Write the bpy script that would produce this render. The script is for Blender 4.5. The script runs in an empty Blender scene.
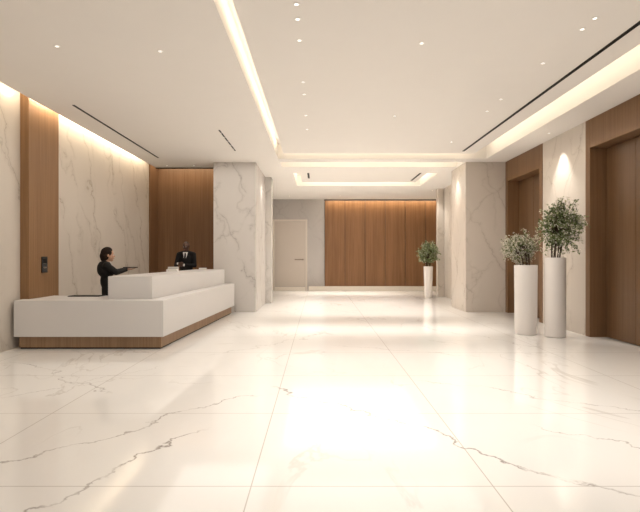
import bpy, bmesh, math, random
from mathutils import Vector, Matrix, Quaternion
from mathutils.bvhtree import BVHTree

sc = bpy.context.scene
COL = sc.collection
random.seed(7)
PI = math.pi

# ------------------------------------------------------------------ materials
class NT:
    def __init__(self, name):
        self.m = bpy.data.materials.new(name)
        self.m.use_nodes = True
        self.t = self.m.node_tree
        self.b = self.t.nodes['Principled BSDF']
    def n(self, typ, **kw):
        nd = self.t.nodes.new(typ)
        for k, v in kw.items():
            setattr(nd, k, v)
        return nd
    def link(self, a, b):
        self.t.links.new(a, b)
    def put(self, sock, v):
        if isinstance(v, bpy.types.NodeSocket):
            self.link(v, sock)
        else:
            sock.default_value = v
    def math(self, op, a, b=0.0, c=0.0, clamp=False):
        nd = self.n('ShaderNodeMath', operation=op, use_clamp=clamp)
        for s, v in zip(nd.inputs, (a, b, c)):
            self.put(s, v)
        return nd.outputs[0]
    def coord(self):
        return self.n('ShaderNodeTexCoord').outputs['Object']
    def mapping(self, vec, loc=(0, 0, 0), rot=(0, 0, 0), scale=(1, 1, 1)):
        nd = self.n('ShaderNodeMapping')
        self.link(vec, nd.inputs['Vector'])
        nd.inputs['Location'].default_value = loc
        nd.inputs['Rotation'].default_value = rot
        nd.inputs['Scale'].default_value = scale
        return nd.outputs[0]
    def noise(self, vec, scale, detail=4, rough=0.55, dist=0.0):
        nd = self.n('ShaderNodeTexNoise')
        self.link(vec, nd.inputs['Vector'])
        nd.inputs['Scale'].default_value = scale
        nd.inputs['Detail'].default_value = detail
        nd.inputs['Roughness'].default_value = rough
        nd.inputs['Distortion'].default_value = dist
        return nd.outputs[0]
    def ramp01(self, v, lo, hi):
        nd = self.n('ShaderNodeMapRange')
        nd.interpolation_type = 'SMOOTHSTEP'
        self.put(nd.inputs['Value'], v)
        nd.inputs['From Min'].default_value = lo
        nd.inputs['From Max'].default_value = hi
        return nd.outputs[0]
    def mix(self, f, a, b):
        nd = self.n('ShaderNodeMix', data_type='RGBA')
        self.put(nd.inputs[0], f)
        for s, v in ((nd.inputs[6], a), (nd.inputs[7], b)):
            if isinstance(v, bpy.types.NodeSocket):
                self.link(v, s)
            else:
                s.default_value = (*v, 1)
        return nd.outputs[2]
    def ridge(self, vec, scale, width, detail=5, dist=0.6, rough=.5):
        n = self.noise(vec, scale, detail, rough, dist)
        d = self.math('ABSOLUTE', self.math('SUBTRACT', n, 0.5))
        return self.math('SUBTRACT', 1.0, self.ramp01(d, 0.0, width))

def plain(name, col, rough=.5, metal=0, spec=.5, emit=None, estr=0):
    x = NT(name)
    x.b.inputs['Base Color'].default_value = (*col, 1)
    x.b.inputs['Roughness'].default_value = rough
    x.b.inputs['Metallic'].default_value = metal
    x.b.inputs['Specular IOR Level'].default_value = spec
    if emit:
        x.b.inputs['Emission Color'].default_value = (*emit, 1)
        x.b.inputs['Emission Strength'].default_value = estr
    # slight procedural tonal variation
    if not emit:
        n = x.noise(x.coord(), 3.0, 3)
        c = x.mix(x.math('MULTIPLY', n, .12), col, tuple(v * .8 for v in col))
        x.link(c, x.b.inputs['Base Color'])
    return x.m

def marble(name, base, vein, amt=.5, rough=.25, spec=.3, w=.010, dirs=((.78, .78, .42), (-.62, -.62, .62), (.9, .9, .12)), per=(.42, .60, .36)):
    """pale stone: a few near-parallel diagonal veins, wandering and broken, plus soft clouding"""
    x = NT(name)
    co = x.coord()
    wander = x.math('SUBTRACT', x.noise(co, 1.1, 5, .55), .5)
    shake = x.math('SUBTRACT', x.noise(x.mapping(co, loc=(3, 3, 3)), 5.0, 3, .5), .5)
    cloud = x.ramp01(x.noise(x.mapping(co, scale=(1, 1, .5)), 1.3, 4, .55, .4), .35, .75)
    c = x.mix(x.math('MULTIPLY', cloud, .30), base, tuple(v * .85 for v in base))
    for k, (d, p) in enumerate(zip(dirs, per)):
        vm = x.n('ShaderNodeVectorMath', operation='DOT_PRODUCT')
        x.link(co, vm.inputs[0])
        vm.inputs[1].default_value = d
        u = x.math('ADD', vm.outputs['Value'], x.math('MULTIPLY', wander, .9 + .25 * k))
        u = x.math('ADD', u, x.math('MULTIPLY', shake, .07))
        u = x.math('PINGPONG', x.math('ADD', u, .21 * k + 10.0), p)
        thin = x.math('SUBTRACT', 1.0, x.ramp01(u, 0.0, w * (1.3 - .3 * k)))
        halo = x.math('SUBTRACT', 1.0, x.ramp01(u, 0.0, w * 7))
        m = x.ramp01(x.noise(x.mapping(co, loc=(7 + 3 * k, 1, 3 - k)), .95, 3), .36 + .02 * k, .54)
        c = x.mix(x.math('MULTIPLY', x.math('MULTIPLY', halo, m), amt * .22), c, vein)
        c = x.mix(x.math('MULTIPLY', x.math('MULTIPLY', thin, m), amt * (.75 - .15 * k)), c, vein)
    x.link(c, x.b.inputs['Base Color'])
    x.b.inputs['Roughness'].default_value = rough
    x.b.inputs['Specular IOR Level'].default_value = spec
    return x.m

def wood(name, a, b, rough=.42, fine=42, spec=.3, flute=0.0):
    x = NT(name)
    co = x.coord()
    g1 = x.noise(x.mapping(co, scale=(fine, fine, .7)), 1.0, 4, .6)
    g2 = x.noise(x.mapping(co, scale=(6, 6, .25)), 1.0, 3, .5)
    f = x.ramp01(x.math('ADD', x.math('MULTIPLY', g1, .6), x.math('MULTIPLY', g2, .4)), .36, .64)
    c = x.mix(f, a, b)
    x.link(c, x.b.inputs['Base Color'])
    x.b.inputs['Roughness'].default_value = rough
    x.b.inputs['Specular IOR Level'].default_value = spec
    bp = x.n('ShaderNodeBump')
    bp.inputs['Strength'].default_value = .12
    bp.inputs['Distance'].default_value = .01
    x.link(g1, bp.inputs['Height'])
    x.link(bp.outputs[0], x.b.inputs['Normal'])
    return x.m

def floor_material():
    x = NT('polished_floor_marble')
    co = x.coord()
    sp = x.n('ShaderNodeSeparateXYZ')
    x.link(co, sp.inputs[0])
    X, Y = sp.outputs[0], sp.outputs[1]
    # joints
    d = None
    for gx in (-4.4, -2.45, -.42, 1.1, 3.5, 5.4):
        k = x.math('ABSOLUTE', x.math('SUBTRACT', X, gx))
        d = k if d is None else x.math('MINIMUM', d, k)
    my = x.math('PINGPONG', x.math('SUBTRACT', Y, 3.14 - 1.465 * 4), .7325)
    d = x.math('MINIMUM', d, my)
    joint = x.math('SUBTRACT', 1.0, x.ramp01(d, .0015, .006))
    # long hand-placed veins (lines a -> b on the slab) broken up by noise
    nz1 = x.math('MULTIPLY', x.math('SUBTRACT', x.noise(co, .9, 6, .6), .5), 1.0)
    nz2 = x.math('MULTIPLY', x.math('SUBTRACT', x.noise(x.mapping(co, loc=(5, 3, 0)), 4.0, 5, .6), .5), .22)
    nz = x.math('ADD', nz1, nz2)
    br = x.noise(x.mapping(co, loc=(9, 2, 0)), 2.2, 4, .6)
    total = None
    for (x0, y0, x1, y1, w, s) in ((-.5, 5.55, 1.95, 2.95, .014, 1.0), (-.1, 5.1, 1.9, 3.05, .007, .7),
                                   (1.15, 5.9, 3.2, 4.55, .010, .7), (1.9, 4.3, 2.9, 3.0, .010, .8),
                                   (-2.6, 3.2, -.5, 5.3, .012, .9), (-1.75, 2.7, -1.0, 4.2, .014, 1.0),
                                   (-4.2, 6.9, -2.2, 5.3, .012, .7), (-3.6, 4.6, -2.0, 6.6, .008, .6),
                                   (.2, 8.2, 2.4, 7.2, .012, .5), (-1.6, 7.2, .2, 9.4, .012, .5),
                                   (2.0, 10.5, 3.8, 7.6, .012, .5)):
        L = math.hypot(x1 - x0, y1 - y0)
        ux, uy = (x1 - x0) / L, (y1 - y0) / L
        dx, dy = x.math('SUBTRACT', X, x0), x.math('SUBTRACT', Y, y0)
        al = x.math('ADD', x.math('MULTIPLY', dx, ux), x.math('MULTIPLY', dy, uy))
        pe = x.math('SUBTRACT', x.math('MULTIPLY', dy, ux), x.math('MULTIPLY', dx, uy))
        pe = x.math('ABSOLUTE', x.math('ADD', pe, nz))
        f = x.math('SUBTRACT', 1.0, x.ramp01(pe, 0.0, w * 1.6))
        en = x.math('MULTIPLY', x.ramp01(al, -.1, .25), x.math('SUBTRACT', 1.0, x.ramp01(al, L - .25, L + .1)))
        f = x.math('MULTIPLY', x.math('MULTIPLY', f, en), s)
        total = f if total is None else x.math('MAXIMUM', total, f)
    total = x.math('MULTIPLY', total, x.ramp01(br, .3, .55))
    faint = x.math('MULTIPLY', x.ridge(x.mapping(co, rot=(0, 0, .7), scale=(1, .55, 1)), .7, .010, 6, .9),
                   x.ramp01(x.noise(co, .5, 2), .45, .65))
    cloud = x.ramp01(x.noise(x.mapping(co, rot=(0, 0, .6), scale=(1, .5, 1)), .8, 5, .6, .6), .45, .8)
    base = (.86, .845, .82)
    c = x.mix(x.math('MULTIPLY', cloud, .25), base, (.70, .665, .62))
    c = x.mix(x.math('MULTIPLY', faint, .35), c, (.42, .37, .32))
    c = x.mix(x.math('MULTIPLY', total, .95), c, (.34, .31, .285))
    c = x.mix(x.math('MULTIPLY', joint, .6), c, (.33, .28, .23))
    x.link(c, x.b.inputs['Base Color'])
    x.b.inputs['Roughness'].default_value = .07
    x.b.inputs['Specular IOR Level'].default_value = FLOOR_SPEC
    return x.m

FLOOR_SPEC = .5
M = {}
M['floor'] = floor_material()
M['ceiling'] = plain('matt_ceiling_paint', (.79, .757, .718), .9, spec=.1)
M['marble_cool'] = marble('pale_grey_marble', (.61, .578, .545), (.30, .275, .25), .85)
M['marble_warm'] = marble('warm_beige_marble', (.63, .57, .505), (.36, .305, .245), .7)
M['marble_wall'] = marble('cream_wall_marble', (.61, .555, .49), (.36, .31, .25), .85, w=.012, dirs=((.6, .62, .22), (-.5, .55, .40), (.8, .85, .06)))
M['stone_grey'] = marble('grey_stone', (.44, .41, .385), (.32, .29, .27), .6, .6)
M['wood'] = wood('walnut_veneer', (.225, .122, .056), (.285, .160, .078))
M['wood_far'] = wood('walnut_panelling', (.185, .090, .039), (.240, .122, .055), fine=26)
M['wood_reception'] = wood('reception_walnut', (.175, .090, .042), (.225, .122, .060))
M['wood_lift'] = wood('lift_walnut', (.170, .090, .042), (.210, .117, .057))
M['wood_door'] = wood('lift_door_walnut', (.120, .063, .029), (.155, .085, .041), .3)
M['wood_plinth'] = wood('plinth_oak', (.26, .16, .09), (.34, .215, .125), fine=30)
M['desk'] = plain('white_solid_surface', (.655, .635, .62), .35, spec=.35)
M['black'] = plain('matt_black', (.008, .007, .006), .55, spec=.2)
M['black_gloss'] = plain('black_glass', (.012, .012, .013), .12)
M['dark_gap'] = plain('dark_gap', (.02, .012, .008), .7)
M['door_paint'] = plain('beige_door_paint', (.52, .46, .40), .5)
M['door_frame'] = plain('beige_frame_paint', (.62, .56, .49), .5)
M['metal'] = plain('brushed_metal', (.50, .47, .43), .35, metal=.9)
M['bronze'] = plain('dark_bronze', (.27, .22, .18), .4, metal=.5)
M['white_trim'] = plain('white_plinth_paint', (.74, .68, .60), .4)
M['pot'] = plain('white_glazed_ceramic', (.74, .70, .67), .22, spec=.5)
M['soil'] = plain('potting_soil', (.03, .02, .013), .95)
M['bark'] = plain('dark_twig_bark', (.055, .032, .018), .8)
M['leaf_a'] = plain('deep_green_leaf', (.085, .125, .038), .5)
M['leaf_b'] = plain('mid_green_leaf', (.155, .200, .070), .5)
M['leaf_c'] = plain('silver_green_leaf', (.34, .37, .20), .5)
M['blossom'] = plain('cream_blossom', (.74, .70, .60), .6)
M['trim_white'] = plain('white_enamel', (.78, .76, .73), .35)
M['lens'] = plain('lamp_glow', (1, 1, 1), .4, emit=(1, .93, .82), estr=1.9)
M['skin_light'] = plain('light_skin', (.50, .29, .19), .5)
M['skin_dark'] = plain('dark_skin', (.075, .032, .018), .45)
M['hair'] = plain('dark_brown_hair', (.016, .009, .006), .7, 0, .15)
M['hair_black'] = plain('black_hair', (.010, .008, .007), .6)
M['suit'] = plain('black_wool', (.010, .009, .009), .75, spec=.2)
M['suit_w'] = plain('charcoal_wool', (.014, .013, .012), .75, spec=.2)
M['shirt'] = plain('white_cotton', (.72, .70, .68), .7)
M['lip'] = plain('lip_skin', (.30, .10, .08), .45)
M['eye'] = plain('eye_white', (.65, .62, .58), .2)
M['iris'] = plain('dark_iris', (.02, .012, .008), .2)
M['paper'] = plain('white_paper', (.72, .70, .66), .7)
M['paper_grey'] = plain('grey_card', (.40, .38, .36), .6)

# ------------------------------------------------------------------ mesh helpers
def link(o, parent=None):
    COL.objects.link(o)
    if parent is not None:
        o.parent = parent
    return o

def mesh_obj(name, bm, mat, parent=None, smooth=False, bevel=0.0, loc=None):
    bmesh.ops.recalc_face_normals(bm, faces=bm.faces[:])
    me = bpy.data.meshes.new(name)
    bm.to_mesh(me)
    bm.free()
    mats = mat if isinstance(mat, (list, tuple)) else [mat]
    for m in mats:
        me.materials.append(m)
    if smooth:
        for p in me.polygons:
            p.use_smooth = True
    o = bpy.data.objects.new(name, me)
    if loc:
        o.location = loc
    link(o, parent)
    if bevel:
        bv = o.modifiers.new('edge', 'BEVEL')
        bv.width = bevel
        bv.segments = 2
        bv.limit_method = 'ANGLE'
    return o

def box(bm, x0, x1, y0, y1, z0, z1, mi=0):
    vs = [bm.verts.new((x, y, z)) for z in (z0, z1) for y in (y0, y1) for x in (x0, x1)]
    for q in ((0, 1, 3, 2), (4, 6, 7, 5), (0, 4, 5, 1), (2, 3, 7, 6), (0, 2, 6, 4), (1, 5, 7, 3)):
        f = bm.faces.new([vs[i] for i in q])
        f.material_index = mi

def prism(bm, poly, z0, z1):
    a = [bm.verts.new((x, y, z0)) for x, y in poly]
    b = [bm.verts.new((x, y, z1)) for x, y in poly]
    bm.faces.new(a[::-1])
    bm.faces.new(b)
    n = len(poly)
    for i in range(n):
        bm.faces.new((a[i], a[(i + 1) % n], b[(i + 1) % n], b[i]))

def boxes(*bs):
    bm = bmesh.new()
    for b in bs:
        box(bm, *b)
    return bm

def lathe(bm, prof, seg=40, cx=0, cy=0, cap0=True, cap1=True):
    rings = []
    for r, z in prof:
        rings.append([bm.verts.new((cx + r * math.cos(2 * PI * i / seg), cy + r * math.sin(2 * PI * i / seg), z)) for i in range(seg)])
    for a, b in zip(rings, rings[1:]):
        for i in range(seg):
            bm.faces.new((a[i], a[(i + 1) % seg], b[(i + 1) % seg], b[i]))
    if cap0: bm.faces.new(rings[0][::-1])
    if cap1: bm.faces.new(rings[-1])

def tube(bm, pts, radii, seg=6):
    pts = [Vector(p) for p in pts]
    rings = []
    for i, p in enumerate(pts):
        d = (pts[min(i + 1, len(pts) - 1)] - pts[max(i - 1, 0)]).normalized()
        q = d.to_track_quat('Z', 'Y')
        r = radii[i] if isinstance(radii, (list, tuple)) else radii
        rings.append([bm.verts.new(p + q @ Vector((r * math.cos(2 * PI * k / seg), r * math.sin(2 * PI * k / seg), 0))) for k in range(seg)])
    for a, b in zip(rings, rings[1:]):
        for k in range(seg):
            bm.faces.new((a[k], a[(k + 1) % seg], b[(k + 1) % seg], b[k]))
    bm.faces.new(rings[0][::-1])
    bm.faces.new(rings[-1])

def structure(name, bm, mat, parent=None, **kw):
    o = mesh_obj(name, bm, mat, parent, **kw)
    if parent is None:
        o['kind'] = 'structure'
    return o

def empty(name, loc=(0, 0, 0), rz=0.0):
    o = bpy.data.objects.new(name, None)
    o.empty_display_size = .1
    o.location = loc
    o.rotation_euler = (0, 0, rz)
    return link(o)

def tag(o, label, cat, group=None):
    o['label'] = label
    o['category'] = cat
    if group:
        o['group'] = group
    return o

# ------------------------------------------------------------------ room dimensions (metres)
EYE = 1.44
HC = 3.92          # soffit of the lower ceiling
HI = 4.02          # underside of the raised panels
HT = 4.30          # top of the recesses
YN = -3.0          # near end of the building shell
XL = -4.78         # left wall face
XR = 4.90          # right wall face
YB = 21.5          # back wall face

# floor
structure('floor', boxes((-7.5, 7.5, YN, 22.2, -.12, 0)), M['floor'])

# ceiling: solid lower soffit with openings, raised panels, top slab
def ceiling():
    holes = [(-1.01, 4.25, -2.4, 12.62),      # big recess
             (-.99, 3.83, 13.08, 13.78),      # cross slot
             (-.73, 3.56, 14.76, 17.46),      # second recess
             (-4.80, -4.50, YN, 13.9),        # cove along the left wall
             (-4.80, -2.74, 13.9, 14.9)]      # cove in front of the walnut wall
    X0, X1, Y0, Y1 = -7.5, 7.5, YN, 22.2
    xs = sorted({X0, X1, *[h[0] for h in holes], *[h[1] for h in holes]})
    ys = sorted({Y0, Y1, *[h[2] for h in holes], *[h[3] for h in holes]})
    def solid(i, j):
        if i < 0 or j < 0 or i >= len(xs) - 1 or j >= len(ys) - 1:
            return False
        cx, cy = (xs[i] + xs[i + 1]) / 2, (ys[j] + ys[j + 1]) / 2
        return not any(a < cx < b and c < cy < d for a, b, c, d in holes)
    bm = bmesh.new()
    cache = {}
    def v(i, j, z):
        k = (i, j, z)
        if k not in cache:
            cache[k] = bm.verts.new((xs[i], ys[j], z))
        return cache[k]
    for i in range(len(xs) - 1):
        for j in range(len(ys) - 1):
            if not solid(i, j):
                continue
            for z in (HC, HT):
                bm.faces.new((v(i, j, z), v(i + 1, j, z), v(i + 1, j + 1, z), v(i, j + 1, z)))
            for (di, dj, a, b) in ((-1, 0, (i, j), (i, j + 1)), (1, 0, (i + 1, j), (i + 1, j + 1)),
                                   (0, -1, (i, j), (i + 1, j)), (0, 1, (i, j + 1), (i + 1, j + 1))):
                if not solid(i + di, j + dj):
                    bm.faces.new((v(*a, HC), v(*b, HC), v(*b, HT), v(*a, HT)))
    box(bm, X0, X1, Y0, Y1, HT + .005, HT + .12)
    box(bm, -.86, 3.90, -2.2, 12.46, HI, HI + .06)
    box(bm, -.55, 3.36, 14.78, 17.26, HI, HI + .06)
    return bm
structure('ceiling', ceiling(), M['ceiling'])

# left side
structure('wall_left', boxes((XL - .3, XL, YN, 15.1, 0, HT)), M['marble_wall'])
structure('trim_1', boxes((XL, -4.64, 8.02, 8.95, 0, HT)), M['wood'], bevel=.004)
structure('wall_reception_back', boxes((XL, -2.74, 14.85, 15.1, 0, HT), (XL, XL + .03, 14.14, 14.85, 0, HT)), M['wood_reception'])
structure('wall_left_pillar', boxes((-2.74, -1.63, 13.1, 15.5, 0, HC), (-2.74, -1.44, 15.52, 15.9, 0, HC)), M['marble_cool'], bevel=.006)
structure('wall_left_passage', boxes((-2.5, -2.1, 15.9, YB, 0, HC)), M['marble_cool'])

# back wall: grey stone, door, walnut panelling, white plinth
structure('wall_back', boxes((-2.5, 7.0, YB, YB + .3, 0, HC)), M['stone_grey'])
bm = bmesh.new()
seams = [.29, 1.16, 2.02, 2.88, 3.74, 4.60, 5.45]
for a, b in zip(seams, seams[1:]):
    box(bm, a + .009, b - .009, YB - .06, YB - .003, .19, HC - .07)
structure('wall_back_panelling', bm, M['wood_far'])
structure('trim_2', boxes((.27, 5.5, YB - .07, YB - .002, HC - .068, HC - .002)), M['dark_gap'])
structure('trim_5', boxes((.285, 5.46, YB - .03, YB - .0025, .19, HC - .07)), M['dark_gap'])
structure('trim_6', boxes((-4.5, -2.75, 13.86, 13.9, HC - .03, HC - .001)), M['dark_gap'])
structure('baseboard_back', boxes((-.40, 6.5, YB - .09, YB - .002, 0, .185)), M['white_trim'], bevel=.004)
d = empty('door_3', (-1.2, YB, 0)); d['kind'] = 'structure'
mesh_obj('door_frame', boxes((-.74, -.66, -.05, -.002, 0, 3.05), (.66, .74, -.05, -.002, 0, 3.05), (-.66, .66, -.05, -.002, 2.97, 3.05)), M['door_frame'], d, bevel=.004)
mesh_obj('door_leaf', boxes((-.65, .65, -.03, -.002, .17, 2.96)), M['door_paint'], d, bevel=.003)
mesh_obj('threshold', boxes((-.65, .65, -.035, -.002, 0, .15)), M['white_trim'], d)
bm = bmesh.new()
tube(bm, [(.55, -.03, 1.33), (.55, -.085, 1.33), (.20, -.085, 1.33)], .02, 8)
lathe(bm, [(.03, 1.30), (.03, 1.36)], 12, .55, -.038)
mesh_obj('handle', bm, M['bronze'], d)

# right side
structure('wall_right', boxes((XR, XR + .35, YN, 7.10, 0, HC), (XR, XR + .35, 9.14, 10.9, 0, HC), (5.32, 5.5, 6.9, 13.2, 0, HC)), M['marble_warm'])
structure('wall_right_pier', boxes((3.86, 5.3, 13.06, 14.45, 0, HC), (4.33, 5.3, 18.1, 18.32, 0, HC)), M['marble_warm'], bevel=.006)
bm = bmesh.new()
for k in range(12):                                     # shallow vertical ribs on the recessed wall
    y0 = 14.47 + k * .30
    box(bm, 4.56, 5.3, y0, y0 + .292, 0, HC)
structure('wall_right_recess', bm, M['marble_warm'])
structure('wall_right_passage', boxes((5.15, 5.4, 18.34, YB, 0, HC)), M['marble_warm'])

def lift(idx, trim, y0, y1):
    """walnut lift surround and door set into the right wall"""
    j = .15
    xf = XR - .012
    bm = boxes((xf, 5.30, y0, y0 + j, 0, HC - .003), (xf, 5.30, y1 - j, y1, 0, HC - .003), (xf, 5.30, y0 + j + .001, y1 - j - .001, 3.40, HC - .003))
    structure(trim, bm, M['wood_lift'], bevel=.004)
    dr = empty('door_%d' % idx, (5.16, (y0 + y1) / 2, 0))
    dr['kind'] = 'structure'
    w = (y1 - y0) / 2 - j
    for s in (-1, 1):
        a, b = sorted((s * .003, s * (w - .05)))
        mesh_obj('door_leaf', boxes((0, .05, a, b, .012, 3.385)), M['wood_door'], dr, bevel=.003)
    mesh_obj('door_reveal', boxes((.06, .08, -w + .002, w - .002, .002, 3.398)), M['dark_gap'], dr)
lift(1, 'trim_3', 7.10, 9.14)
lift(2, 'trim_4', 10.9, 13.04)

# ------------------------------------------------------------------ reception desk
desk = tag(empty('reception_desk', (-3.4, 7.75, 0)), 'long white L-shaped reception desk with raised counter and oak plinth', 'reception desk')
def off(poly):
    return [(x + 3.4, y - 7.75) for x, y in poly]
body = [(-4.72, 7.75), (-2.40, 7.75), (-2.13, 12.75), (-3.12, 12.75), (-3.42, 8.75), (-4.62, 8.75), (-4.62, 8.0), (-4.72, 8.0)]
bm = bmesh.new(); prism(bm, off(body), .20, .766)
mesh_obj('desk_body', bm, M['desk'], desk, bevel=.006)
pl = [(-4.68, 7.83), (-2.455, 7.83), (-2.20, 12.7), (-3.06, 12.7), (-3.36, 8.70), (-4.61, 8.70), (-4.61, 8.0), (-4.68, 8.0)]
bm = bmesh.new(); prism(bm, off(pl), .025, .20)
mesh_obj('plinth', bm, M['wood_plinth'], desk)
pl2 = [(-4.67, 7.85), (-2.475, 7.85), (-2.22, 12.68), (-3.05, 12.68), (-3.35, 8.68), (-4.60, 8.68), (-4.60, 8.01), (-4.67, 8.01)]
bm = bmesh.new(); prism(bm, off(pl2), 0, .025)
mesh_obj('shadow_gap', bm, M['dark_gap'], desk)
ct = [(-3.37, 8.02), (-2.66, 8.02), (-2.355, 12.6), (-3.07, 12.6)]
bm = bmesh.new(); prism(bm, off(ct), .767, 1.13)
mesh_obj('raised_counter', bm, M['desk'], desk, bevel=.006)

# small things on and near the desk
bm = boxes((-.30, .24, -.12, .12, 0, .012))
pad = mesh_obj('desk_pad', bm, M['black'], loc=(-3.95, 8.60, .7665), bevel=.004)
tag(pad, 'flat black desk pad on the low desk top behind the raised counter', 'desk pad')
bt = tag(empty('brochure_holder', (-3.07, 10.55, 1.131), .07), 'small pale brochure holder on the raised counter in front of the man', 'brochure holder')
mesh_obj('tray', boxes((-.11, .11, -.08, .08, 0, .012), (-.11, .11, .068, .08, .012, .10), (-.11, -.10, -.08, .068, .012, .05), (.10, .11, -.08, .068, .012, .05)), M['trim_white'], bt)
mesh_obj('brochures', boxes((-.095, .095, -.06, .06, .013, .05), (-.09, .09, -.05, .05, .051, .062)), M['paper'], bt)
mesh_obj('grey_brochure', boxes((-.095, .095, .03, .06, .063, .085)), M['paper_grey'], bt)
np_ = tag(empty('notepad', (-2.80, 12.15, 1.131), .2), 'small cream notepad lying on the far end of the raised counter', 'notepad')
mesh_obj('pages', boxes((-.09, .09, -.07, .07, .004, .045)), M['paper'], np_)
mesh_obj('cover', boxes((-.093, .093, -.073, .073, 0, .004)), M['paper_grey'], np_)

ic = tag(empty('wall_intercom', (-4.639, 8.465, 1.31)), 'slim black intercom panel mounted on the walnut pilaster beside the desk', 'intercom')
mesh_obj('panel', boxes((0, .016, -.085, .085, -.135, .135)), M['black_gloss'], ic, bevel=.004)
mesh_obj('screen', boxes((.0165, .019, -.06, .06, .02, .11)), M['black'], ic)
bm = bmesh.new()
for k in range(3):
    box(bm, .0165, .021, -.045 + k * .033, -.022 + k * .033, -.06, -.035)
mesh_obj('buttons', bm, M['bronze'], ic)

# ------------------------------------------------------------------ potted plants
def leaf(bm, p, d, up, L, W, mi):
    d = d.normalized()
    s = d.cross(up)
    if s.length < 1e-3:
        s = d.orthogonal()
    s.normalize()
    n = s.cross(d)
    a = bm.verts.new(p)
    b = bm.verts.new(p + d * L * .5 + s * W * .5 + n * L * .06)
    c = bm.verts.new(p + d * L - n * L * .05)
    e = bm.verts.new(p + d * L * .5 - s * W * .5 + n * L * .06)
    f1 = bm.faces.new((a, b, c)); f2 = bm.faces.new((a, c, e))
    f1.material_index = f2.material_index = mi

def rnd_dir(rng):
    while True:
        v = Vector((rng.uniform(-1, 1), rng.uniform(-1, 1), rng.uniform(-1, 1)))
        if .1 < v.length < 1:
            return v.normalized()

def plant(loc, r_bot, r_top, h, label, crown, seed, n_twigs, leaf_len, weights, n_blossom, n_stem, squash=1.0):
    """crown = (dx, dy, cz, rx, rz) ellipsoid relative to the pot base"""
    rng = random.Random(seed)
    root = tag(empty('potted_plant', loc), label, 'potted plant', 'plants in tall white cylinder pots')
    bm = bmesh.new()
    t = .022
    lathe(bm, [(r_bot - .02, 0), (r_bot - .004, .004), (r_bot, .02), (r_top, h - .012), (r_top - .006, h), (r_top - t + .004, h), (r_top - t, h - .01), (r_top - t, h - .09)], 56, cap1=False)
    mesh_obj('pot', bm, M['pot'], root, smooth=True)
    bm = bmesh.new()
    lathe(bm, [(r_top - t - .001, h - .10), (r_top - t - .001, h - .06)], 32)
    mesh_obj('soil', bm, M['soil'], root)
    dx, dy, cz, rx, rz = crown
    C = Vector((dx, dy, cz))
    bs, bl, bf = bmesh.new(), bmesh.new(), bmesh.new()
    tips = []
    def inside(p, k=1.0):
        q = p - C
        return (q.x / rx) ** 2 + (q.y / (rx * squash)) ** 2 + (q.z / rz) ** 2 < k
    stems = []
    for i in range(n_stem):
        a = 2 * PI * i / n_stem + rng.uniform(-.3, .3)
        b0 = Vector((.35 * r_top * math.cos(a), .35 * r_top * math.sin(a), h - .07))
        end = C + Vector((rx * .55 * math.cos(a) * rng.uniform(.3, 1), squash * rx * .55 * math.sin(a) * rng.uniform(.3, 1), rz * rng.uniform(-.1, .55)))
        mid = b0.lerp(end, .5) + Vector((0, 0, .10))
        mid.x = b0.x + (end.x - b0.x) * .35
        mid.y = b0.y + (end.y - b0.y) * .35
        pts = [b0, b0.lerp(mid, .55) + rnd_dir(rng) * .01, mid, mid.lerp(end, .55) + rnd_dir(rng) * .02, end]
        tube(bs, pts, [.011, .010, .008, .006, .003], 6)
        stems.append(pts)
    for k in range(n_twigs):
        # a twig ends somewhere in the crown, denser to the shell
        u = rnd_dir(rng)
        rr = rng.uniform(.35, 1.0) ** .6
        # lumpy outline
        lump = .86 + .18 * math.sin(3.1 * u.x + seed) * math.cos(2.7 * u.z + 4 * u.y)
        end = C + Vector((u.x * rx, u.y * rx * squash, u.z * rz)) * rr * lump
        st = rng.choice(stems)
        ia = rng.randrange(2, 5)
        src = st[ia - 1].lerp(st[ia], rng.random())
        if src.z > end.z + .2 * rz:
            src = st[2]
        mid = src.lerp(end, .55) + Vector((0, 0, .05 * rz)) + rnd_dir(rng) * .02
        tube(bs, [src, mid, end], [.0035, .0026, .0012], 4)
        d0 = (end - mid).normalized()
        nl = 11
        for q in range(nl):
            f = q / (nl - 1)
            p = mid.lerp(end, .15 + .95 * f) + rnd_dir(rng) * .018
            d = (d0 * .6 + rnd_dir(rng) * .9 + Vector((0, 0, .12)))
            if not inside(p, 1.25):
                continue
            leaf(bl, p, d, rnd_dir(rng), leaf_len * rng.uniform(.7, 1.25), leaf_len * .42 * rng.uniform(.8, 1.2),
                 rng.choices((0, 1, 2), weights)[0])
        tips.append((end, d0))
    for k in range(n_blossom):
        e, d0 = rng.choice(tips)
        p = e + rnd_dir(rng) * .05
        for q in range(5):
            leaf(bf, p, rnd_dir(rng) + d0 * .4, rnd_dir(rng), .017, .014, 0)
    mesh_obj('stems', bs, M['bark'], root)
    mesh_obj('foliage', bl, [M['leaf_a'], M['leaf_b'], M['leaf_c']], root)
    if n_blossom:
        mesh_obj('blossoms', bf, M['blossom'], root)
    return root

plant((4.29, 9.04, 0), .178, .18, 1.43, 'tallest leafy green bush in a white cylinder pot between the lift doorways',
      (.05, -.10, 1.98, .50, .58), 3, 300, .056, (.38, .36, .26), 900, 9, .58)
plant((3.89, 9.36, 0), .196, .208, 1.29, 'white-blossomed bush in the shorter wide white pot before the farther lift',
      (-.07, .10, 1.62, .37, .34), 11, 180, .044, (.12, .30, .58), 1500, 7, .6)
plant((3.88, 17.6, 0), .13, .162, 1.11, 'round green bush in a slim white pot by the passage end wall',
      (.0, 0, 1.58, .47, .51), 21, 230, .07, (.30, .38, .32), 320, 6, .8)

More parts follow.
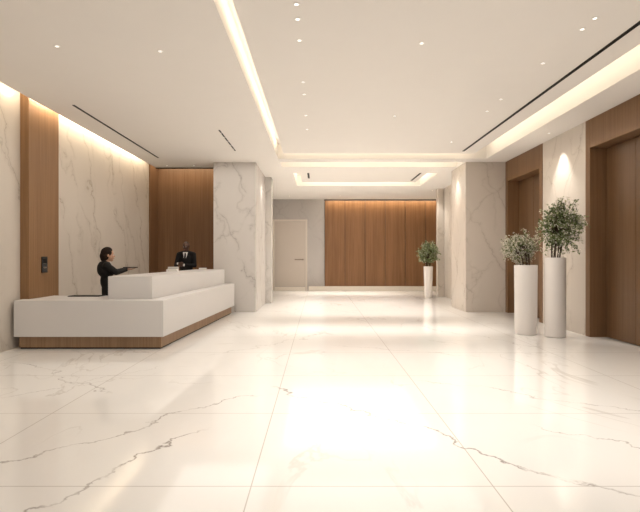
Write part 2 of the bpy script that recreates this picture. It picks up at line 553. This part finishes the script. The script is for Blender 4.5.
# ------------------------------------------------------------------ ceiling fittings
def downlight(x, y, z, label, group, proto=[None]):
    if proto[0] is None:
        r = empty('downlight', (x, y, z))
        bm = bmesh.new()
        lathe(bm, [(.020, -.001), (.037, -.001), (.037, -.004), (.034, -.006), (.021, -.006)], 24, cap0=False, cap1=False)
        mesh_obj('trim_ring', bm, M['trim_white'], r)
        bm = bmesh.new()
        lathe(bm, [(.0195, -.001), (.0195, -.005)], 24)
        mesh_obj('lens', bm, M['lens'], r)
        proto[0] = r
    else:
        r = proto[0].copy(); COL.objects.link(r)
        for ch in proto[0].children:
            c = ch.copy(); COL.objects.link(c); c.parent = r
        r.location = (x, y, z)
    tag(r, label, 'downlight', group)
ORD = ['nearest', 'second nearest', 'third nearest', 'fourth nearest', 'fifth nearest', 'sixth nearest', 'seventh nearest', 'eighth nearest']
for k, y in enumerate((5.10, 5.42, 5.95, 7.37, 7.92, 9.1, 10.1)):
    downlight(-.22, y, HI, '%s downlight of the row beside the glowing left cove of the recessed ceiling' % ORD[k], 'downlights in the left row of the recess')
for k, y in enumerate((5.40, 5.66, 6.65, 8.17, 8.84, 11.2)):
    downlight(2.99, y, HI, '%s downlight of the row beside the long black ceiling slot' % ORD[k], 'downlights beside the long slot')
downlight(1.25, 6.03, HI, 'nearer of two faint downlights in the middle of the recessed ceiling', 'downlights mid recess')
downlight(1.40, 9.14, HI, 'farther of two faint downlights in the middle of the recessed ceiling', 'downlights mid recess')
downlight(-3.07, 5.88, HC, 'downlight in the low ceiling nearest the left wall cove', 'downlights over the reception')
downlight(-1.90, 6.02, HC, 'downlight in the low ceiling between the left wall and the glowing recess edge', 'downlights over the reception')
downlight(-4.09, 13.55, HC, 'left downlight of the pair in front of the walnut reception wall', 'downlights before the walnut wall')
downlight(-3.36, 13.55, HC, 'right downlight of the pair in front of the walnut reception wall', 'downlights before the walnut wall')
downlight(-1.15, 20.3, HC, 'downlight in the far passage ceiling above the beige door', 'downlights in the far passage')
downlight(.9, 20.3, HC, 'downlight in the far passage ceiling above the walnut panelling', 'downlights in the far passage')
downlight(4.25, 18.6, HC, 'downlight in the passage ceiling above the round bush', 'downlights in the far passage')
downlight(4.62, 10.0, HC, 'downlight above the marble strip between the two lifts', 'downlights washing marble')

def slot(x, y0, y1, z, w, label):
    r = tag(empty('linear_diffuser', (x, y0, z)), label, 'air slot', 'black slots in the ceiling')
    L = y1 - y0
    mesh_obj('slot_frame', boxes((-w / 2 - .006, -w / 2, 0, L, -.006, -.0005), (w / 2, w / 2 + .006, 0, L, -.006, -.0005)), M['black'], r)
    mesh_obj('slot_core', boxes((-w / 2 + .0005, w / 2 - .0005, 0, L, -.003, -.0005)), M['black'], r)
    return r
slot(-3.99, 8.15, 12.5, HC, .030, 'long thin black air slot in the ceiling above the reception desk')
slot(3.54, 1.5, 12.2, HI, .042, 'longest black air slot running along the glowing cove on the lift side')
slot(-.30, 15.3, 16.4, HI, .05, 'short black air slot at the beige door side of the small far recess')
slot(3.15, 15.2, 16.9, HI, .05, 'short black air slot at the round bush side of the small far recess')
# track with tiny lamps near the pillar
tr = tag(empty('spotlight_track', (-1.93, 9.76, HC)), 'short dark track with tiny lamps in the ceiling before the marble pillar', 'track light')
mesh_obj('track', boxes((-.014, .014, 0, 1.9, -.008, -.0005)), M['black'], tr)
for k in range(5):
    bm = bmesh.new(); lathe(bm, [(.013, -.016), (.017, -.0085)], 12, .0, .2 + k * .37)
    mesh_obj('lamp', bm, M['trim_white'], tr)

# ------------------------------------------------------------------ people
def blob(bm, p, r, rot=None, seg=2):
    m = Matrix.Translation(Vector(p))
    if rot is not None:
        m = m @ rot
    r = (r, r, r) if isinstance(r, (int, float)) else r
    bmesh.ops.create_icosphere(bm, subdivisions=seg + 1, radius=1.0, matrix=m @ Matrix.Diagonal((*r, 1)))

def limb(bm, pts, radii):
    """chain of tapered segments with round joints"""
    pts = [Vector(p) for p in pts]
    for p, r in zip(pts, radii):
        blob(bm, p, r)
    for (a, b, ra, rb) in zip(pts, pts[1:], radii, radii[1:]):
        d = b - a
        q = d.to_track_quat('Z', 'Y').to_matrix().to_4x4()
        bmesh.ops.create_cone(bm, cap_ends=True, segments=20, radius1=ra, radius2=rb, depth=d.length,
                              matrix=Matrix.Translation((a + b) / 2) @ q)

def fused(name, bm, mat, parent, voxel, smooth_it=4, tagargs=None):
    """turn overlapping volumes into one continuous surface"""
    me = bpy.data.meshes.new(name + '_src')
    bm.to_mesh(me); bm.free()
    o = bpy.data.objects.new(name + '_src', me)
    COL.objects.link(o)
    r = o.modifiers.new('r', 'REMESH'); r.mode = 'VOXEL'; r.voxel_size = voxel
    s = o.modifiers.new('s', 'SMOOTH'); s.iterations = smooth_it; s.factor = .5
    dg = bpy.context.evaluated_depsgraph_get()
    dg.update()
    nm = bpy.data.meshes.new_from_object(o.evaluated_get(dg))
    bpy.data.objects.remove(o)
    nm.name = name
    nm.materials.clear()
    nm.materials.append(mat)
    for p in nm.polygons:
        p.use_smooth = True
    n = bpy.data.objects.new(name, nm)
    link(n, parent)
    return n

def hand(bm, wrist, fwd, palm_n, side, curl=.5, s=1.0):
    """wrist -> fwd; palm_n = direction the palm faces; side=+1 thumb on fwd x palm_n side"""
    w = Vector(wrist); f = Vector(fwd).normalized(); n = Vector(palm_n)
    n = (n - f * n.dot(f)).normalized()
    t = f.cross(n).normalized() * side
    def P(a, b, c): return w + (f * a + t * b + n * c) * s
    for b in (-.026, -.009, .009, .026):                 # palm as a flat fan of four rays
        limb(bm, [P(.0, b * .55, 0), P(.045, b * .9, .001), P(.088, b, .002)], [.015 * s, .0145 * s, .0115 * s])
    for b, L in ((-.029, .062), (-.0105, .078), (.0085, .084), (.027, .075)):
        p = P(.088, b, .002); pts = [p]; ang = curl * .35
        for k, fr in enumerate((.45, .32, .23)):
            ang += curl * (.45 if k else .25)
            d = f * math.cos(ang) + n * math.sin(ang) + t * b * 1.5
            p = p + d.normalized() * L * fr * s; pts.append(p)
        limb(bm, pts, [.0098 * s, .0088 * s, .0080 * s, .0066 * s])
    a = P(.022, .026, .006); b_ = P(.050, .050, .014); c = P(.074, .057, .024 + .01 * curl); e = P(.094, .052, .034 + .02 * curl)
    limb(bm, [a, b_, c, e], [.014 * s, .0115 * s, .0098 * s, .0078 * s])

def head_parts(bm, c, k=1.0, yaw=0.0, pitch=0.0):
    """skin volumes of a head at centre c, facing +X turned by yaw and pitched down"""
    R = Matrix.Rotation(yaw, 4, 'Z') @ Matrix.Rotation(pitch, 4, 'Y')
    def P(x, y, z): return Vector(c) + (R @ Vector((x, y, z))) * k
    def B(p, r): blob(bm, P(*p), tuple(v * k for v in r), R)
    B((-.012, 0, .022), (.092, .074, .090))            # skull
    B((.018, 0, -.035), (.066, .058, .075))            # face
    B((.045, 0, -.088), (.030, .032, .025))            # chin
    B((.082, 0, -.022), (.015, .010, .020))            # nose bridge / ball
    B((.092, 0, -.030), (.013, .013, .010))
    B((.072, 0, .018), (.014, .050, .012))             # brow
    B((.074, 0, -.060), (.011, .024, .010))            # mouth
    for s in (-1, 1):
        B((.062, s * .036, -.028), (.020, .018, .018))  # cheek
        B((-.010, s * .076, -.008), (.017, .008, .030)) # ear
    return R, P

def face_details(c, R, P, k, parent, lipmat):
    for s in (-1, 1):
        bm = bmesh.new()
        blob(bm, P(.071, s * .030, .001), .0105 * k, seg=1)
        e = mesh_obj('eye', bm, M['eye'], parent, smooth=True)
        bm = bmesh.new()
        blob(bm, P(.0785, s * .030, .001), .0052 * k, seg=1)
        mesh_obj('iris', bm, M['iris'], e, smooth=True)
    bm = bmesh.new()
    blob(bm, P(.083, 0, -.058), (.006 * k, .021 * k, .0042 * k), R)
    blob(bm, P(.082, 0, -.066), (.006 * k, .018 * k, .0045 * k), R)
    mesh_obj('lips', bm, lipmat, parent, smooth=True)

def torso(bm, H, w, g=0.0, female=False, low=.47):
    sh = H * (.815 if female else .832)
    blob(bm, (0, 0, H * .735), (.105 + g, w * .88 + g, .17 + g))
    blob(bm, (-.005, 0, H * .63), (.090 + g, w * (.70 if female else .80) + g, .16 + g))
    blob(bm, (.014 if female else -.01, 0, H * .535), ((.084 if female else .108) + g, w * .82 + g, .125 + g))
    limb(bm, [(-.005, -w * .88, sh - .030), (-.005, 0, sh), (-.005, w * .88, sh - .030)], [.048 + g, .058 + g, .048 + g])
    blob(bm, (-.01, 0, sh - .02), (.085 + g, w * .75 + g, .07 + g))
    if female:
        blob(bm, (-.075, 0, H * .765), (.075 + g, w * .80 + g, .13 + g))
        for s in (-1, 1):
            blob(bm, (.075, s * .072, H * .735), (.058 + g, .066 + g, .068 + g))

def drape_patch(name, surf_obj, outline, mat, parent, lift_=.003, n=14):
    """patch lying on the chest: outline = function v in 0..1 -> (z, y0, y1); rays cast from the front along -X"""
    bvh = BVHTree.FromPolygons([v.co for v in surf_obj.data.vertices], [p.vertices for p in surf_obj.data.polygons])
    bm = bmesh.new(); rows = []
    for i in range(n + 1):
        z, y0, y1 = outline(i / n)
        row = []
        for j in range(7):
            y = y0 + (y1 - y0) * j / 6
            hit = bvh.ray_cast(Vector((1, y, z)), Vector((-1, 0, 0)))[0]
            xh = hit.x if hit else .08
            row.append(bm.verts.new((xh + lift_, y, z)))
        rows.append(row)
    for a, b in zip(rows, rows[1:]):
        for j in range(6):
            bm.faces.new((a[j], a[j + 1], b[j + 1], b[j]))
    return mesh_obj(name, bm, mat, parent, smooth=True)

def person(loc, rz, H, w, female, skin, suit, arms, label, yaw, pitch, lipm, curl):
    sh = H * .815
    hip, knee, ank = H * .52, H * .285, H * .05
    hs = 1.08
    hc = Vector((.035 if female else .02, 0, H - .112 * hs - (0 if female else .022)))
    bm = bmesh.new()
    torso(bm, H, w, -.006, female)
    limb(bm, [(-.02, 0, sh + .0), (.0, 0, sh + .07), (.008, 0, H - .17)], [.065, .052 if female else .058, .050 if female else .056])
    R, P = head_parts(bm, hc, hs, yaw, pitch)
    for s in (-1, 1):
        limb(bm, [(.01 if female else -.01, s * .085, hip), (.01, s * .09, knee), (-.02, s * .095, ank)], [.076, .052, .038])
        limb(bm, [(-.03, s * .095, .035), (.06, s * .10, .032), (.15, s * .11, .024)], [.032, .033, .024])
    for a in arms:
        limb(bm, [a['s'], a['e'], a['w']], [.050, .038, .026])
        hand(bm, a['w'], a['f'], a['n'], a['side'], curl)
    root = fused('person', bm, skin, None, .0065, 3)
    root.location = loc
    root.rotation_euler = (0, 0, rz)
    tag(root, label, 'person')
    # jacket
    bm = bmesh.new()
    torso(bm, H, w, .012, female)
    limb(bm, [(-.03, -.05, sh + .035), (-.03, .05, sh + .035)], [.045, .045])
    for a in arms:
        ws = Vector(a['e']).lerp(Vector(a['w']), .99 if female else .93)
        limb(bm, [a['s'], a['e'], ws], [.060, .052, .040])
    if not female:
        blob(bm, (-.01, 0, H * .49), (.118, w * .93, .11))
    jacket = fused('jacket', bm, suit, root, .011, 4)
    # trousers
    bm = bmesh.new()
    for s in (-1, 1):
        limb(bm, [(.01 if female else -.01, s * .085, hip), (.01, s * .09, knee), (-.02, s * .095, ank + .01)], [.092 if female else .098, .072, .058])
    blob(bm, (.015 if female else -.01, 0, hip + .03), (.100 if female else .116, w * (.90 if female else .94), .15))
    fused('trousers', bm, suit, root, .012, 3)
    for s in (-1, 1):
        bm = bmesh.new()
        limb(bm, [(-.04, s * .095, .042), (.06, s * .10, .040), (.165, s * .112, .030)], [.041, .041, .030])
        for v in bm.verts:
            v.co.z = max(v.co.z, .002)
        mesh_obj('shoe', bm, M['black'], root, smooth=True)
    face_details(hc, R, P, hs, root, lipm)
    return root, jacket, R, P, hc

# woman: turned to her left, right side towards the hall, arms resting out over the raised counter
WH = 1.60
wloc, wrz = (-3.84, 9.08, 0), math.radians(22)
wa = [dict(s=(0, -.165, 1.292), e=(.16, -.235, 1.165), w=(.33, -.075, 1.212), f=(1, .25, .02), n=(0, 0, 1), side=-1),
      dict(s=(0, .165, 1.292), e=(.16, .225, 1.16), w=(.33, .075, 1.212), f=(1, -.15, .03), n=(0, 0, 1), side=1)]
w_root, w_j, R, P, hc = person(wloc, wrz, WH, .185, True, M['skin_light'], M['suit_w'], wa,
                               'person in dark jacket with dark hair, holding a tablet over the counter', .05, .0, M['lip'], .25)
bm = bmesh.new()
for p, r in (((-.030, 0, .036), (.104, .096, .104)), ((-.060, 0, -.02), (.088, .092, .095)), ((-.020, 0, .070), (.088, .082, .072)), ((-.075, 0, -.065), (.060, .075, .055))):
    blob(bm, P(*p), r, R)
for s in (-1, 1):
    blob(bm, P(.0, s * .066, .035), (.052, .020, .050), R)
fused('hair', bm, M['hair'], w_root, .008, 3)
drape_patch('blouse', w_j, lambda v: (1.34 - .13 * v, -.045 * (1 - v), .045 * (1 - v)), M['shirt'], w_root)
tb = tag(empty('tablet', (0, 0, 0)), 'thin dark tablet held flat above the raised counter by the seated-side person', 'tablet')
Wm = Matrix.Translation(wloc) @ Matrix.Rotation(wrz, 4, 'Z')
tb.location = Wm @ Vector((.405, 0, 1.250))
tb.rotation_euler = (0, 0, wrz)
tb['label'] = 'thin dark tablet held flat above the raised counter in both hands'
mesh_obj('tablet_body', boxes((-.125, .125, -.09, .09, -.008, .004)), M['black'], tb, bevel=.003)
mesh_obj('screen', boxes((-.115, .115, -.08, .08, .0045, .0055)), M['black'], tb)

# man: black suit, white shirt, hands joined in front, facing the hall
MH = 1.86
mloc, mrz = (-3.42, 12.98, 0), math.radians(-92)
ma = [dict(s=(0, -.195, 1.51), e=(.08, -.245, 1.23), w=(.27, -.13, 1.27), f=(.45, .75, .05), n=(-.8, .4, .1), side=-1),
      dict(s=(0, .195, 1.51), e=(.07, .245, 1.22), w=(.255, .02, 1.235), f=(.4, -.8, .15), n=(-.8, -.4, .1), side=1)]
m_root, m_j, R, P, hc = person(mloc, mrz, MH, .20, False, M['skin_dark'], M['suit'], ma,
                               'person in black suit, white shirt and tie with hands joined in front', -.15, .22, M['lip'], .55)
bm = bmesh.new()
for p, r in (((-.020, 0, .032), (.092, .077, .088)),):
    blob(bm, P(*p), r, R)
fused('hair', bm, M['hair_black'], m_root, .009, 2)
drape_patch('shirt', m_j, lambda v: (1.565 - .24 * v, -.065 * (1 - v) ** .8, .065 * (1 - v) ** .8), M['shirt'], m_root)
drape_patch('tie', m_j, lambda v: (1.545 - .23 * v, -.018 - .008 * math.sin(PI * v) if v < .9 else -.012, .018 + .008 * math.sin(PI * v) if v < .9 else .012), M['suit'], m_root, .007)
for a in ma:
    bm = bmesh.new()
    e, wv = Vector(a['e']), Vector(a['w'])
    limb(bm, [e.lerp(wv, .9), e.lerp(wv, 1.0)], [.0345, .0335])
    mesh_obj('cuff', bm, M['shirt'], m_root, smooth=True)

# ------------------------------------------------------------------ lights
WARM = (1.0, .85, .64)
SOFT = (1.0, .937, .86)
def area(name, loc, size, power, direction, color=WARM, spread=180):
    l = bpy.data.lights.new(name, 'AREA')
    l.shape = 'RECTANGLE'
    l.size, l.size_y = size
    l.energy = power
    l.color = color
    l.spread = math.radians(spread)
    o = bpy.data.objects.new(name, l)
    o.location = loc
    # local X along the long side when possible
    d = Vector(direction).normalized()
    z = -d
    xx = Vector((1, 0, 0)) if abs(d.x) < .9 and size[0] >= size[1] else Vector((0, 1, 0))
    if size[1] > size[0]:
        yy = Vector((0, 1, 0)); xx = yy.cross(z).normalized()
    xx = (xx - z * xx.dot(z)).normalized()
    yy = z.cross(xx)
    o.matrix_world = Matrix((( xx.x, yy.x, z.x, loc[0]), (xx.y, yy.y, z.y, loc[1]), (xx.z, yy.z, z.z, loc[2]), (0, 0, 0, 1)))
    return link(o)
def spot(name, loc, target, power, angle, blend=.6, color=SOFT, r=.03):
    l = bpy.data.lights.new(name, 'SPOT')
    l.energy = power; l.spot_size = math.radians(angle); l.spot_blend = blend; l.color = color; l.shadow_soft_size = r
    o = bpy.data.objects.new(name, l)
    o.location = loc
    o.rotation_euler = (Vector(target) - Vector(loc)).to_track_quat('-Z', 'Y').to_euler()
    return link(o)

# coves of the big recess: strips lie on the raised panel and wash the fascia
area('cove_strip_a', (-.83, 5.0, 4.17), (.10, 14.3), 24, (-1, 0, .1))
area('cove_strip_b', (3.87, 5.0, 4.17), (.10, 14.3), 27, (1, 0, .1))
area('cove_strip_c', (1.5, 12.43, 4.17), (4.7, .10), 8, (0, 1, .1))
area('cove_strip_d', (1.42, 13.12, 4.17), (4.7, .10), 13, (0, 1, .05))
area('cove_strip_e', (-.52, 16.0, 4.17), (.10, 2.4), 5, (-1, 0, .1))
area('cove_strip_f', (3.33, 16.0, 4.17), (.10, 2.4), 5, (1, 0, .1))
area('cove_strip_g', (1.4, 17.23, 4.17), (3.8, .10), 10, (0, 1, .1))
# wall-wash coves
area('cove_left_a', (-4.53, 2.5, 4.20), (.06, 11.0), 48, (-.75, 0, -.65))
area('cove_left_b', (-4.53, 11.4, 4.20), (.06, 4.9), 26, (-.75, 0, -.65))
area('cove_walnut', (-3.75, 14.3, 4.20), (1.9, .06), 12, (0, .6, -.8))
area('wash_back', (2.8, YB - .28, HC - .02), (4.9, .05), 32, (0, .35, -.9))
# fill lamps added below the ceiling, banded to lay light pools on the floor
for y0, y1, p in ((2.9, 8.1, 36), (9.3, 10.6, 23), (12.0, 16.9, 85), (17.6, 18.2, 15), (18.9, 20.6, 38)):
    area('floor_pool_fill', (1.05, (y0 + y1) / 2, HI - .02 if y1 < 12.3 else HC - .02), (4.2, y1 - y0), p, (0, 0, -1), SOFT, 38)
area('ambient_fill', (1.4, 7.4, HI - .015), (4.4, 9.4), 138, (0, 0, -1), SOFT, 170)  # wide lamp added as ambient fill, stands for no ceiling fitting
area('ambient_fill', (1.2, 17.0, HC - .015), (4.4, 6.0), 95, (0, 0, -1), SOFT, 170)  # same added fill for the far passage
area('ambient_fill', (-2.3, 8.6, HC - .015), (2.2, 8.5), 62, (0, 0, -1), SOFT, 170)  # added fill over the reception side
area('pilaster_fill', (-4.512, 8.48, 4.12), (.02, .95), 9, (-.35, 0, -.94))  # extra lamp added to brighten the pilaster top
spot('wash_pier', (4.62, 10.0, HC - .01), (4.95, 10.0, 0), 150, 66)
spot('wash_column', (-1.38, 14.4, HC - .01), (-1.66, 14.4, 0), 80, 60)
spot('wash_right_pier', (3.62, 13.8, HC - .01), (3.9, 13.8, 0), 80, 60)
spot('wash_far_pier', (4.15, 17.85, HC - .01), (4.4, 18.15, 0), 60, 60)
spot('spot_a', (-4.09, 13.5, HC - .02), (-4.09, 13.6, 0), 25, 70)
spot('spot_b', (-3.36, 13.5, HC - .02), (-3.36, 13.6, 0), 25, 70)

# soft daylight from the glazed entrance side behind the viewer
w = bpy.data.worlds.new('entrance_daylight')
sc.world = w
w.use_nodes = True
bg = w.node_tree.nodes['Background']
bg.inputs[0].default_value = (.95, .95, 1.0, 1)
bg.inputs[1].default_value = .5

# ------------------------------------------------------------------ camera
cam = bpy.data.cameras.new('camera')
cam.sensor_width = 36
cam.lens = 500 / 640 * 36
cam.shift_x = 2 / 640
cam.shift_y = 1 / 640
cam.clip_end = 200
co = bpy.data.objects.new('camera', cam)
co.location = (0, 0, EYE)
co.rotation_euler = (PI / 2, 0, 0)
link(co)
sc.camera = co
sc.view_settings.view_transform = 'Standard'
sc.view_settings.look = 'None'
sc.view_settings.exposure = .14
sc.cycles.use_denoising = True
sc.cycles.max_bounces = 10
sc.cycles.diffuse_bounces = 6
